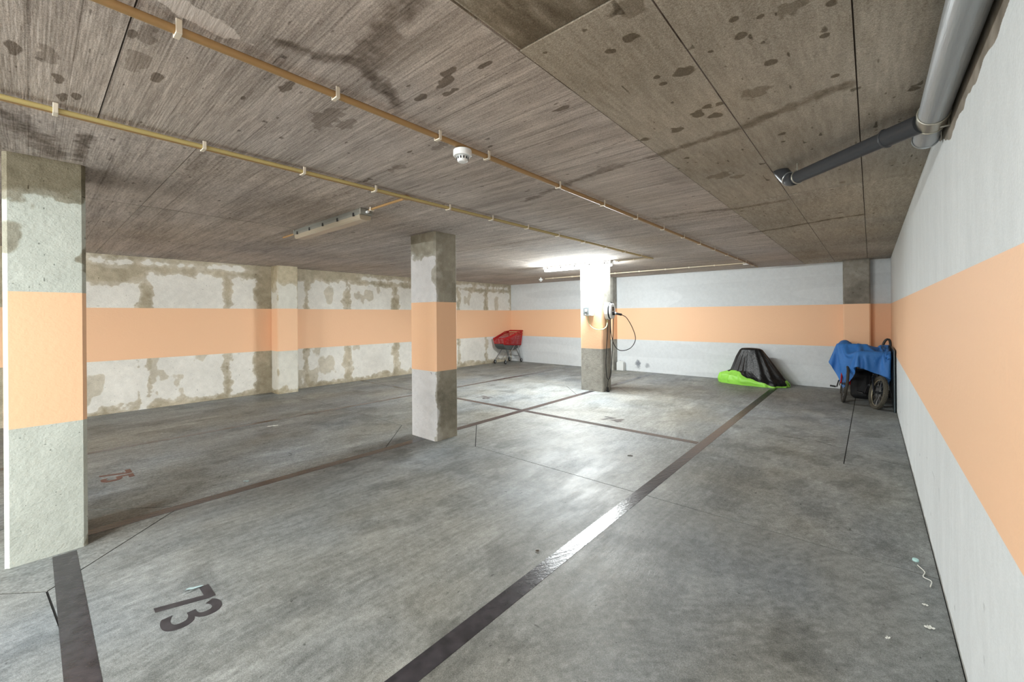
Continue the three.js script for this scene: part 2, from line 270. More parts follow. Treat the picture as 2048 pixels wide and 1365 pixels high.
function bayNumber(text, x, z, height, width, m, label) {           // reads along +x, tops toward -z
  const g = new TextGeometry(text, { font, size: 1, depth: 0.001, curveSegments: 8 }); g.computeBoundingBox(); const b = g.boundingBox;
  g.translate(-b.min.x, -b.min.y, 0).scale(width / (b.max.x - b.min.x), height / (b.max.y - b.min.y), 1.2).rotateX(-Math.PI / 2).translate(x, 0.0003, z);
  mesh('bay_number', planarUV(g), m, floor, label);
}
bayNumber('73', -2.815, -0.4, 0.245, 0.3, numberPaint, 'dark painted number 73');
bayNumber('74', -2.95, -5.3, 0.2, 0.32, numberPaint, 'dark painted number 74');
bayNumber('75', -5.56, -0.41, 0.225, 0.3, rustyPaint, 'reddish brown painted number 75');
bayNumber('76', -5.5, -5.3, 0.2, 0.3, numberPaint, 'dark painted number 76');

// ---------------------------------------------------------------- ceiling
const ceiling = structure(group('ceiling'), 'stained raw concrete ceiling with formwork joints', 'ceiling');
mesh('slab_core', boxAt(XL - 0.2, XR + 0.2, H + 0.012, H + 0.25, ZB - 0.2, ZF + 0.2), std({ color: 0x5b5149, roughness: 1 }), ceiling);
function panel(x0, x1, z0, z1, drop = 0, gap = 0.005) {
  const near = x0 > -3.2 && z0 > -4.3, boards = x1 < -0.95;
  mesh('panel', boxAt(x0 + gap / 2, x1 - gap / 2, H - drop, H + 0.02, z0 + gap / 2, z1 - gap / 2), near ? (boards ? ceilNearBoards : ceilNearSheet) : (boards ? ceilFarBoards : ceilFarSheet), ceiling);
}
for (const [x0, x1, cuts] of [[XL - 0.1, -4.93, [ZF, -0.65, -4.4, -7.9, ZB - 0.1]], [-4.93, -3.01, [ZF, -0.65, -4.4, -7.9, ZB - 0.1]], [-3.01, -1.008, [ZF, -0.225, -4.1, -7.4, ZB - 0.1]], [-1.008, -0.524, [ZF, -1.222, -4.2, ZB - 0.1]], [-0.524, -0.04, [ZF, -4.2, ZB - 0.1]], [-0.04, XR + 0.1, [ZF, -4.2, -5.62, -7.12, ZB - 0.1]]])
  for (let i = 0; i + 1 < cuts.length; i++) panel(x0, x1, cuts[i + 1], cuts[i], hash(i, Math.round(x0 * 100), 77) * 0.003 + (x0 === -1.008 && i === 0 ? -0.004 : 0));

// ---------------------------------------------------------------- walls
function wall(name, x0, x1, z0, z1, m, label) {
  const w = structure(group(name), label, 'wall');
  mesh('lower_wall', boxAt(x0, x1, -0.06, B0, z0, z1), m, w);
  mesh('orange_band', boxAt(x0, x1, B0, B1, z0, z1), orange, w, 'flat orange painted band');
  mesh('upper_wall', boxAt(x0, x1, B1, H + 0.01, z0, z1), m, w);
}
wall('wall_left', XL - 0.2, XL, ZB, ZF, leftWallMat, 'patchy limewashed concrete wall with an orange band');
wall('wall_back', XL - 0.2, XR + 0.2, ZB - 0.2, ZB, backMat, 'smooth white end wall with an orange band');
wall('wall_right', XR, XR + 0.2, ZB, ZF, rightMat, 'smooth white wall close on the right with an orange band');
wall('wall_front', XL - 0.2, XR + 0.2, ZF, ZF + 0.2, frontMat, 'plain wall behind the viewpoint');

// ---------------------------------------------------------------- columns and pilasters
function prism(pts, y0, y1, u0 = 0) {                               // pts [x, z] counter-clockwise seen from above
  const pos = [], uv = []; let u = u0; const n = pts.length;
  for (let i = 0; i < n; i++) {
    const a = pts[i], b = pts[(i + 1) % n], l = Math.hypot(b[0] - a[0], b[1] - a[1]);
    pos.push(a[0], y0, a[1], b[0], y0, b[1], b[0], y1, b[1], a[0], y0, a[1], b[0], y1, b[1], a[0], y1, a[1]);
    uv.push(u, y0, u + l, y0, u + l, y1, u, y0, u + l, y1, u, y1); u += l;
  }
  for (let i = 1; i + 1 < n; i++) for (const [y, o] of [[y1, [0, i, i + 1]], [y0, [0, i + 1, i]]]) for (const k of o) { pos.push(pts[k][0], y, pts[k][1]); uv.push(pts[k][0], pts[k][1]); }
  const g = new THREE.BufferGeometry(); g.setAttribute('position', new THREE.Float32BufferAttribute(pos, 3)); g.setAttribute('uv', new THREE.Float32BufferAttribute(uv, 2)); g.computeVertexNormals(); return g;
}
const CH = 0.02;
function columnOutline(w, d) {                                     // starts on the +z face: +z, corner, +x, corner, -z, corner, -x, corner
  const x = w / 2, z = d / 2, c = CH;
  return [[-x + c, z], [x - c, z], [x, z - c], [x, -z + c], [x - c, -z], [-x + c, -z], [-x, -z + c], [-x, z - c]];
}
function column(name, cx, cz, w, d, label, m, category = 'column', base = 0) {
  const o = tag(group(name, cx, 0, cz), label, category), pts = columnOutline(w, d);
  mesh('lower_shaft', prism(pts, base, B0), m, o); mesh('orange_band', prism(pts, B0, B1), orange, o, 'flat orange painted band'); mesh('upper_shaft', prism(pts, B1, H), m, o);
  return o;
}
// perimeter order: +z face 0..0.45, corner, +x face 0.478..0.788, corner, ...
const colTexture = (seed, patches, tint, wash, bare, hole = 0.8) => std({ map: worldTexture(1024, 1024, 0, 1.68, 0, 2.5, (u, v, c) => washColour(u, v, c, patches, seed, tint, wash, bare, hole)), roughness: 0.85, bumpMap: bumpPlaster, bumpScale: 0.003 });
const colNear = colTexture(601, [[0, 0.47, -0.3, 0.9], [0.4, 0.77, -0.4, 1.0, -0.06], [0.4, 0.775, 1.4, 2.17, -0.045]], [0, 2, 0], [188, 192, 186], [112, 103, 86]);
const colMid = colTexture(602, [[-0.2, 0.395, -0.4, 1.1, -0.05], [-0.2, 0.395, 1.4, 2.14, -0.05]], [0, 0, 0], [212, 212, 213], [146, 142, 128]);
const colFar = colTexture(603, [], [0, 0, 0], [214, 214, 212], [158, 156, 148]);
column('column', COLUMNS[0][0], COLUMNS[0][1], CW, CD, 'nearest concrete column, standing at the left edge of the view', colNear);
column('column_001', COLUMNS[1][0], COLUMNS[1][1], CW, CD, 'middle concrete column of the row, nothing mounted on it', colMid);
column('column_002', COLUMNS[2][0], COLUMNS[2][1], CW, CD, 'concrete column carrying the white car charger', colFar);
column('pilaster', XL + 0.171, -3.31, 0.34, 0.38, 'limewashed pilaster on the left wall', colTexture(604, [[0, 0.3, 0.1, 1], [0.32, 0.66, 0.1, 1], [0.32, 0.66, 1.5, 2.1], [0, 0.3, 1.5, 2]], [8, 6, 0], [206, 206, 202], [166, 157, 137]), 'pilaster');
column('pilaster_001', -5.42, ZB + 0.131, 0.42, 0.26, 'grey pilaster on the end wall behind the charger column', colFar, 'pilaster');
column('pilaster_002', -0.2, ZB + 0.131, 0.4, 0.26, 'bare grey pilaster in the far corner above the covered bicycles', colTexture(605, [], [0, 0, 0], [200, 200, 200], [136, 131, 121]), 'pilaster');

// ---------------------------------------------------------------- tube lamps
function profile(points, length) {                                  // points [z, y], swept along x
  const s = new THREE.Shape(points.map((p) => new THREE.Vector2(p[0], p[1])));
  return new THREE.ExtrudeGeometry(s, { depth: length, bevelEnabled: false }).rotateY(Math.PI / 2);
}
function tubeLamp(name, x0, x1, z, label, radiance) {
  const L = x1 - x0, cx = (x0 + x1) / 2, o = tag(group(name, cx, LAMP_Y, z), label, 'lamp', 'ceiling tube lamps'), h = L / 2;
  const flip = (pts) => pts.map(([a, b]) => [-a, b]);
  mesh('housing', profile(flip([[-0.058, 0.045], [0.058, 0.045], [0.066, 0.06], [0.05, 0.105], [-0.05, 0.105], [-0.066, 0.06]]), L - 0.02).translate(-h + 0.01, 0, 0), radiance ? plasticGrey : std({ color: 0x76766f, roughness: 0.5 }), o);
  const glow = radiance ? std({ color: 0xffffff, roughness: 0.4, emissive: LAMP_COLOUR, emissiveIntensity: 3.2 }) : phys({ color: 0xc2b59f, roughness: 0.28, transmission: 0.35, thickness: 0 });
  const diffuser = mesh('diffuser', profile(flip([[-0.042, 0], [0.042, 0], [0.055, 0.012], [0.058, 0.045], [-0.058, 0.045], [-0.055, 0.012]]), L - 0.05).translate(-h + 0.025, 0, 0), glow, o);
  for (const s of [-1, 1]) mesh('end_cap', rbox(0.022, 0.058, 0.128, 0.006, s * (h - 0.012), 0.075, 0), radiance ? plasticWhite : std({ color: 0x85847c, roughness: 0.5 }), o);
  for (let i = 0; i < 5; i++) for (const s of [-1, 1]) mesh('clip', rbox(0.022, 0.034, 0.008, 0.003, -h + 0.12 + i * (L - 0.24) / 4, 0.055, s * 0.068), plasticBlack, o);
  mesh('cable_gland', bar(V(h, 0.07, 0), V(h + 0.03, 0.07, 0), 0.012), plasticWhite, o);
  if (!radiance) { mesh('tube', bar(V(-h + 0.06, 0.03, 0), V(h - 0.06, 0.03, 0), 0.013, 14), std({ color: 0xe9e4d8, roughness: 0.3 }), o); diffuser.renderOrder = 1; }
  if (radiance) {
    const lights = [[0, -0.004, 0, 0.084, 0, -1, 0], [0, 0.024, 0.066, 0.046, 0, 0, 1], [0, 0.024, -0.066, 0.046, 0, 0, -1]];
    for (const [x, y, zz, w, ax, ay, az] of lights) {
      const l = new THREE.RectAreaLight(LAMP_COLOUR, radiance, L - 0.06, w); l.name = 'lamp_light';
      l.position.set(cx + x, LAMP_Y + y, z + zz); if (ay) l.up.set(0, 0, 1); l.lookAt(cx + x + ax, LAMP_Y + y + ay, z + zz + az); scene.add(l);
    }
  }
  return o;
}
tubeLamp('tube_lamp', -5.05, -3.55, -2.05, 'unlit dusty tube lamp on the ceiling left of the middle column', 0);
tubeLamp('tube_lamp_001', -5.16, -3.62, -7.04, 'lit white tube lamp touching the charger column', LAMP_FAR);
tubeLamp('tube_lamp_002', -2.8, -1.3, 2.5, 'lit tube lamp close behind the viewpoint', LAMP_NEAR);
tubeLamp('tube_lamp_003', -5.1, -3.6, 5.6, 'lit tube lamp far behind the viewpoint', LAMP_AISLE);

// ---------------------------------------------------------------- conduits on the ceiling
function clipOn(o, x, z, r, across, n = 1) {                        // saddle clip hung from the slab
  const w = r * 2 * n, yb = o.userData.axis - r;
  const g = merge([rbox(across ? 0.018 : w + 0.016, 0.006, across ? w + 0.016 : 0.018, 0.002, x, yb - 0.003, z), ...[-1, 1].map((s) => rbox(across ? 0.018 : 0.005, H - yb - 0.001, across ? 0.005 : 0.018, 0.002, x + (across ? 0 : s * (w / 2 + 0.005)), (H + yb) / 2 - 0.004, z + (across ? s * (w / 2 + 0.005) : 0)))]);
  mesh('clip', g, clipWhite, o);
}
const Y1 = 2.467;
const c1 = tag(group('conduit'), 'brown conduit along the ceiling carrying the smoke detector', 'conduit'); c1.userData.axis = Y1;
mesh('pipe', bar(V(-1.77, Y1, 1.6), V(-1.79, Y1, -9.95), 0.015, 14), pvcBrown, c1);
for (const z of [0.4, -0.33, -0.88, -1.45, -1.83, -2.6, -3.29, -3.97, -4.68, -5.36, -6.02, -6.72, -7.48, -8.13, -8.8, -9.5]) clipOn(c1, lerp(-1.77, -1.79, -z / 10), z, 0.015, false);
const c2 = tag(group('conduit_001'), 'yellowish conduit of the pair passing above the lamps', 'conduit'); c2.userData.axis = Y1;
mesh('pipe', bar(V(-2.872, Y1, 1.6), V(-2.872, Y1, -7.1), 0.0115, 12), pvcYellow, c2);
for (const z of [0.5, -0.08, -0.65, -1.2, -1.73, -2.47, -3.03, -3.6, -4.2, -4.8, -5.4, -6.0, -6.6]) clipOn(c2, -2.884, z, 0.0115, false, 2);
const c3 = tag(group('conduit_002'), 'brown conduit of the pair, on the side away from the right wall', 'conduit');
mesh('pipe', bar(V(-2.896, Y1, 1.6), V(-2.896, Y1, -7.06), 0.0115, 12), pvcBrown, c3);
const c4 = tag(group('conduit_003'), 'brown conduit feeding the unlit lamp from the conduit pair', 'conduit'); c4.userData.axis = 2.478;
mesh('pipe', bar(V(-3.5, 2.478, -2.05), V(-2.925, 2.478, -2.05), 0.011, 12), pvcBrown, c4);
mesh('junction', rbox(0.05, 0.035, 0.05, 0.008, -2.93, 2.4815, -2.05), pvcBrown, c4); clipOn(c4, -3.46, -2.05, 0.011, true);
const c5 = tag(group('conduit_004'), 'ivory conduit feeding the lit lamp beside the charger column', 'conduit'); c5.userData.axis = 2.478;
mesh('pipe', bar(V(-3.57, 2.478, -7.06), V(-2.92, 2.478, -7.06), 0.011, 12), pvcIvory, c5);
for (const x of [-3.5, -3.2, -2.95]) clipOn(c5, x, -7.06, 0.011, true);
const c6 = tag(group('conduit_005'), 'white conduit along the ceiling by the end wall', 'conduit'); c6.userData.axis = 2.478;
mesh('pipe', bar(V(-6.66, 2.478, -9.1), V(-1.86, 2.478, -9.1), 0.011, 12), pvcIvory, c6);
for (const x of [-6.4, -5.8, -5.2, -4.6, -4.0, -3.4, -2.9, -2.4]) clipOn(c6, x, -9.1, 0.011, true);
tag(mesh('junction_box', rbox(0.1, 0.045, 0.08, 0.008, -1.85, 2.477, -9.2), plasticWhite), 'small white junction box where two ceiling conduits meet', 'box');
const c7 = tag(group('conduit_006'), 'short brown conduit stub at the left end of the unlit lamp', 'conduit');
mesh('pipe', bar(V(-5.5, 2.478, -2.05), V(-5.08, 2.478, -2.05), 0.011, 12), pvcBrown, c7);

// ---------------------------------------------------------------- smoke detectors
function detector(name, x, y, z, label, top = H) {
  const o = tag(group(name, x, y, z), label, 'smoke detector');
  mesh('base', new THREE.LatheGeometry([[0, 0.045], [0.05, 0.045], [0.053, 0.04], [0.053, 0.012], [0.048, 0.006], [0, 0.006]].reverse().map(([a, b]) => new THREE.Vector2(a, b)), 36), plasticWhite, o);
  const head = mesh('chamber', new THREE.LatheGeometry([[0, -0.026], [0.022, -0.026], [0.028, -0.022], [0.031, -0.012], [0.036, 0.008], [0, 0.008]].map(([a, b]) => new THREE.Vector2(a, b)), 36), plasticWhite, o);
  for (let i = 0; i < 12; i++) { const a = i / 12 * Math.PI * 2; const g = rbox(0.007, 0.014, 0.004, 0.001); g.translate(0, -0.004, 0.0335).rotateY(a); mesh('slot', g, plasticBlack, head); }
  mesh('mount', bar(V(0, 0.045, 0), V(0, top - y, 0), 0.02, 14), plasticWhite, o);
}
detector('smoke_detector', -1.775, 2.402, -1.63, 'white smoke detector hanging from the brown ceiling conduit', 2.453);
detector('smoke_detector_001', -6.68, 2.42, -8.93, 'small white smoke detector near the shopping cart corner');

// ---------------------------------------------------------------- drain pipes
const pipeMat = std({ color: 0xa4a8ab, roughness: 0.36, metalness: 0.25, bumpMap: bumpSmooth, bumpScale: 0.0006 }), darkPipe = std({ color: 0x3c3e42, roughness: 0.4 }), zinc = std({ color: 0xaaa79c, roughness: 0.35, metalness: 0.7 });
const PX = 0.226, PY = 2.412, PR = 0.053;
const dp = tag(group('drain_pipe', PX, PY, -2.0), 'thick grey drain pipe along the top of the right wall', 'pipe');
mesh('pipe', bar(V(0, 0, 3.5), V(0, 0, -0.78), PR, 40), pipeMat, dp);
mesh('socket', merge([bar(V(0, 0, -0.72), V(0, 0, -0.85), PR + 0.003, 40), new THREE.TorusGeometry(PR + 0.003, 0.004, 8, 40).translate(0, 0, -0.72), new THREE.TorusGeometry(PR + 0.003, 0.004, 8, 40).translate(0, 0, -0.85)]), zinc, dp);
mesh('tee', merge([bar(V(0, 0, -0.85), V(0, 0, -1.1), PR - 0.003, 40), new THREE.TorusGeometry(PR - 0.002, 0.005, 8, 40).translate(0, 0, -1.1), new THREE.CircleGeometry(PR - 0.003, 40).rotateY(Math.PI).translate(0, 0, -1.098)]), pipeMat, dp);
mesh('wall_strap', merge([rbox(0.04, 0.006, 0.016, 0.002, 0.045, -0.052, -0.79), rbox(0.006, 0.05, 0.016, 0.002, 0.0545, -0.03, -0.79)]), zinc, dp);
const bp = tag(group('branch_pipe', PX, PY, -2.8), 'dark branch pipe crossing under the ceiling to the grey drain pipe', 'pipe'); bp.rotation.y = -0.762;   // leaves at 45 degrees
mesh('socket', merge([bar(V(-0.05, -0.002, 0), V(-0.22, -0.002, 0), 0.046, 32), new THREE.TorusGeometry(0.046, 0.0045, 8, 32).rotateY(Math.PI / 2).translate(-0.22, -0.002, 0)]), darkPipe, bp);
mesh('pipe', bar(V(-0.2, -0.002, 0), V(-0.87, -0.008, 0), 0.04, 32), darkPipe, bp);
mesh('elbow', tube([V(-0.84, -0.008, 0), V(-0.875, -0.006, 0), V(-0.905, 0.012, 0), V(-0.935, 0.045, 0), V(-0.98, 0.1, 0)], 0.0435, 24, 24), darkPipe, bp);
mesh('rim', new THREE.TorusGeometry(0.044, 0.005, 8, 32).rotateY(Math.PI / 2).rotateZ(-0.5).translate(-0.896, 0.006, 0), steel, bp);
mesh('hanger', merge([new THREE.TorusGeometry(0.0415, 0.0045, 8, 32).rotateY(Math.PI / 2).translate(-0.82, -0.0075, 0), bar(V(-0.82, 0.03, 0), V(-0.82, H - PY, 0), 0.004, 8)]), zinc, bp);

// ---------------------------------------------------------------- car charger on the far column
const FX = COLUMNS[2][0] + CW / 2, FZ = COLUMNS[2][1] + CD / 2;     // +x face, +z face of that column
{
  const sb = tag(group('switch_box', -4.185, 1.565, FZ), 'white switch box with grey window on the charger column', 'switch box');
  mesh('case', rbox(0.2, 0.19, 0.09, 0.012, 0, 0, 0.045), plasticWhite, sb);
  mesh('window', rbox(0.125, 0.13, 0.016, 0.008, -0.025, 0.008, 0.092), std({ color: 0x8d979b, roughness: 0.2 }), sb);
  mesh('breaker', rbox(0.05, 0.045, 0.014, 0.003, -0.02, 0.01, 0.098), plasticWhite, sb);
  mesh('latch', rbox(0.02, 0.014, 0.012, 0.003, -0.03, -0.066, 0.098), plasticWhite, sb);
  mesh('screw', bar(V(0.075, 0.06, 0.088), V(0.075, 0.06, 0.093), 0.008, 12), plasticGrey, sb);
  const ev = tag(group('car_charger', FX, 1.56, COLUMNS[2][1] + 0.0), 'white oval car charger with black ring on the far column', 'charger');
  const oval = (w, h, d, bev) => { const s = new THREE.Shape(); const n = 40; for (let i = 0; i <= n; i++) { const a = i / n * Math.PI * 2, cx = Math.cos(a), sy = Math.sin(a); const q = (v, e) => Math.sign(v) * Math.pow(Math.abs(v), e); const px = q(cx, 0.72) * w / 2 * (sy < 0 ? 1 - 0.14 * sy * sy : 1), py = q(sy, 0.8) * h / 2; i ? s.lineTo(px, py) : s.moveTo(px, py); } return new THREE.ExtrudeGeometry(s, { depth: d, bevelEnabled: true, bevelSize: bev, bevelThickness: bev, bevelSegments: 3 }).rotateY(Math.PI / 2); };
  mesh('back_shell', oval(0.225, 0.31, 0.06, 0.008).translate(0.008, 0, 0), plasticWhite, ev);
  mesh('black_ring', oval(0.205, 0.29, 0.022, 0.006).translate(0.076, 0, 0), plasticBlack, ev);
  mesh('front_cover', oval(0.185, 0.27, 0.024, 0.012).translate(0.1, 0, 0), plasticWhite, ev);
  mesh('display', rbox(0.006, 0.085, 0.075, 0.003, 0.137, 0.045, 0), std({ color: 0x2a1f1c, roughness: 0.15 }), ev);
  mesh('holster', rbox(0.03, 0.07, 0.08, 0.008, 0.14, -0.045, 0), plasticBlack, ev);
  const plug = mesh('plug', tube([V(0.15, -0.042, 0), V(0.2, -0.05, -0.03), V(0.27, -0.07, -0.09)], 0.022, 16, 12), plasticBlack, ev);
  mesh('grip_collar', bar(V(0.17, -0.045, -0.012), V(0.186, -0.047, -0.021), 0.028, 16), plasticGrey, plug);
  // cables hang in front of the face
  const cb = tag(group('charging_cable', FX, 0, COLUMNS[2][1]), 'black charging cable looped and hanging below the car charger', 'cable');
  mesh('plug_loop', tube([V(0.27, 1.49, -0.09), V(0.34, 1.42, -0.17), V(0.42, 1.2, -0.27), V(0.45, 1.0, -0.3), V(0.38, 0.84, -0.22), V(0.26, 0.8, -0.06), V(0.16, 0.9, 0.0), V(0.1, 1.15, 0.02), V(0.09, 1.5, 0.03), V(0.092, 1.66, 0.05), V(0.092, 1.735, 0.0), V(0.092, 1.66, -0.09), V(0.09, 1.4, -0.1), V(0.08, 1.0, -0.09), V(0.06, 0.6, -0.08), V(0.05, 0.33, -0.06), V(0.045, 0.235, 0.02), V(0.045, 0.3, 0.1), V(0.05, 0.55, 0.14), V(0.05, 0.85, 0.11), V(0.05, 1.2, 0.06), V(0.05, 1.42, 0.05)], 0.0075, 260, 8), plasticBlack, cb);
  mesh('hanging_loop', tube([V(0.055, 1.42, -0.03), V(0.05, 1.0, -0.05), V(0.045, 0.6, -0.07), V(0.04, 0.3, -0.03), V(0.04, 0.2, 0.04), V(0.035, 0.06, 0.06)], 0.0055, 90, 8), plasticBlack, cb);
  mesh('end_plug', merge([bar(V(0.04, 0.085, 0.06), V(0.045, 0.0, 0.06), 0.019, 14, 0.016), rbox(0.05, 0.03, 0.05, 0.008, 0.048, 0.016, 0.06)]), plasticBlack, cb);
  tag(mesh('feed_cable', tube([V(-4.2, 1.475, FZ + 0.04), V(-4.19, 1.38, FZ + 0.045), V(-4.13, 1.27, FZ + 0.05), V(-4.02, 1.21, FZ + 0.055), V(FX - 0.0, 1.205, FZ + 0.04), V(FX + 0.06, 1.25, FZ - 0.03), V(FX + 0.05, 1.33, FZ - 0.1), V(FX + 0.04, 1.42, FZ - 0.13)], 0.0095, 80, 10), std({ color: 0xc9cc98, roughness: 0.45 })), 'pale yellow-green cable curving from switch box to charger', 'cable');
}

// ---------------------------------------------------------------- jerry can by the end wall
{
  const j = tag(group('jerry_can', -5.06, 0, ZB + 0.1), 'white plastic jerry can on the floor by the end wall', 'jerry can');
  const milk = std({ color: 0xd9dcdb, roughness: 0.35 });
  const s = new THREE.Shape(); s.moveTo(-0.085, 0.005); s.lineTo(0.085, 0.005); s.lineTo(0.088, 0.18); s.quadraticCurveTo(0.088, 0.215, 0.06, 0.225); s.lineTo(-0.02, 0.23); s.quadraticCurveTo(-0.085, 0.225, -0.088, 0.18); s.closePath();
  const hole = new THREE.Path(); hole.moveTo(0.0, 0.19); hole.lineTo(0.055, 0.188); hole.lineTo(0.055, 0.207); hole.lineTo(0.0, 0.209); hole.closePath(); s.holes.push(hole);
  mesh('body', new THREE.ExtrudeGeometry(s, { depth: 0.11, bevelEnabled: true, bevelSize: 0.012, bevelThickness: 0.014, bevelSegments: 3 }).translate(0, 0.008, -0.055), milk, j);
  mesh('neck', bar(V(-0.05, 0.225, 0), V(-0.05, 0.262, 0), 0.019, 20), milk, j);
  mesh('cap', bar(V(-0.05, 0.25, 0), V(-0.05, 0.275, 0), 0.024, 20), plasticWhite, j);
}

// ---------------------------------------------------------------- shopping cart
{
  const red = std({ color: 0xb3141c, roughness: 0.35 }), hullGrey = std({ color: 0x4a504f, roughness: 0.5 });
  const o = tag(group('shopping_cart', -8.7, 0, -9.84), 'red plastic shopping cart parked in the far left corner', 'cart');
  o.rotation.y = 0.1;
  // front of the cart is +z; stations from rear to front: z, rim height, half width at rim, half width below
  const st = [[-0.44, 0.985, 0.26, 0.215], [-0.2, 0.965, 0.255, 0.212], [-0.02, 0.905, 0.245, 0.205], [0.2, 0.845, 0.23, 0.19], [0.42, 0.79, 0.21, 0.172]];
  const low = [0.545, 0.555, 0.57, 0.585, 0.6];
  const rimAt = (z) => { for (let i = 0; i + 1 < st.length; i++) if (z <= st[i + 1][0]) { const t = (z - st[i][0]) / (st[i + 1][0] - st[i][0]); return [lerp(st[i][1], st[i + 1][1], t), lerp(st[i][2], st[i + 1][2], t), lerp(st[i][3], st[i + 1][3], t), lerp(low[i], low[i + 1], t)]; } return [0.79, 0.21, 0.172, 0.6]; };
  // a lattice wall: horizontal ribs and upright ribs in one mesh
  function lattice(point, n, m, r) {
    const list = [];
    for (let j = 0; j <= m; j++) for (let i = 0; i < n; i++) list.push(bar(point(i / n, j / m), point((i + 1) / n, j / m), j === 0 || j === m ? r * 2.4 : r, 5));
    for (let i = 0; i <= n; i++) list.push(bar(point(i / n, 0), point(i / n, 1), i % n === 0 ? r * 2.2 : r, 5));
    return merge(list);
  }
  for (const s of [-1, 1]) {
    mesh('side_wall', lattice((u, v) => { const z = lerp(-0.44, 0.42, u), k = rimAt(z); return V(s * lerp(k[2], k[1], v), lerp(k[3], k[0] - 0.055, v), z); }, 18, 6, 0.0058), red, o);
    const strip = []; for (let i = 0; i < 18; i++) { const a = rimAt(lerp(-0.44, 0.42, i / 18)), b = rimAt(lerp(-0.44, 0.42, (i + 1) / 18)), za = lerp(-0.44, 0.42, i / 18), zb = lerp(-0.44, 0.42, (i + 1) / 18); strip.push(bar(V(s * a[1], a[0], za), V(s * b[1], b[0], zb), 0.014, 8), bar(V(s * a[1], a[0] - 0.028, za), V(s * b[1], b[0] - 0.028, zb), i < 7 && i > 1 ? 0.006 : 0.015, 6)); }
    mesh('rim', merge(strip), red, o);
  }
  mesh('front_wall', lattice((u, v) => { const w = lerp(0.172, 0.21, v); return V(lerp(-w, w, u), lerp(0.6, 0.79, v), 0.42 + v * 0.03); }, 9, 5, 0.0058), red, o);
  mesh('rear_wall', lattice((u, v) => { const w = lerp(0.215, 0.26, v); return V(lerp(-w, w, u), lerp(0.545, 0.93, v), -0.44 + v * -0.02); }, 10, 7, 0.0058), red, o);
  mesh('basket_floor', lattice((u, v) => { const k = rimAt(lerp(-0.44, 0.42, u)); return V(lerp(-k[2], k[2], v), k[3], lerp(-0.44, 0.42, u)); }, 16, 8, 0.0058), red, o);
  mesh('handle', merge([bar(V(-0.25, 1.0, -0.5), V(0.25, 1.0, -0.5), 0.019, 14), ...[-1, 1].map((s) => bar(V(s * 0.255, 0.97, -0.42), V(s * 0.25, 1.0, -0.5), 0.017, 10))]), red, o);
  const hs = new THREE.Shape(); hs.moveTo(-0.38, 0.555); hs.lineTo(-0.3, 0.46); hs.quadraticCurveTo(-0.2, 0.42, 0, 0.43); hs.lineTo(0.25, 0.46); hs.quadraticCurveTo(0.38, 0.5, 0.43, 0.6); hs.lineTo(0.0, 0.58); hs.closePath();
  mesh('tray', new THREE.ExtrudeGeometry(hs, { depth: 0.3, bevelEnabled: true, bevelSize: 0.02, bevelThickness: 0.025, bevelSegments: 3 }).translate(0, 0, -0.15).rotateY(-Math.PI / 2), hullGrey, o);
  const wheelAt = [[-0.2, 0.38], [0.2, 0.38], [-0.23, -0.44], [0.23, -0.44]];
  for (const [x, z] of wheelAt) {
    mesh('leg', z > 0 ? merge([bar(V(x * 0.95, 0.55, -0.12), V(x, 0.115, z - 0.01), 0.0125, 10)]) : merge([bar(V(x * 0.9, 0.55, -0.28), V(x, 0.115, z + 0.02), 0.0125, 10), bar(V(x * 0.88, 0.45, -0.2), V(x, 0.12, z + 0.03), 0.022, 8, 0.03)]), steel, o);
    const w = mesh('wheel', new THREE.TorusGeometry(0.045, 0.018, 10, 26).rotateY(Math.PI / 2).translate(x, 0.063, z), rubber, o);
    mesh('hub', bar(V(x - 0.012, 0.063, z), V(x + 0.012, 0.063, z), 0.032, 20), plasticGrey, w);
    mesh('fork', merge([rbox(0.004, 0.075, 0.026, 0.0015, x - 0.023, 0.09, z), rbox(0.004, 0.075, 0.026, 0.0015, x + 0.023, 0.09, z), rbox(0.05, 0.012, 0.03, 0.003, x, 0.127, z)]), steel, w);
  }
  mesh('cross_bar', bar(V(-0.2, 0.15, 0.35), V(0.2, 0.15, 0.35), 0.009, 8), steel, o);
  mesh('cross_bar', bar(V(-0.22, 0.2, -0.38), V(0.22, 0.2, -0.38), 0.009, 8), steel, o);
  mesh('bottle_rack', tube([V(-0.13, 0.16, 0.34), V(-0.13, 0.33, 0.18), V(-0.1, 0.35, 0.16), V(0.03, 0.35, 0.16), V(0.06, 0.33, 0.18), V(0.06, 0.16, 0.34)], 0.006, 40, 6), steel, o);
}

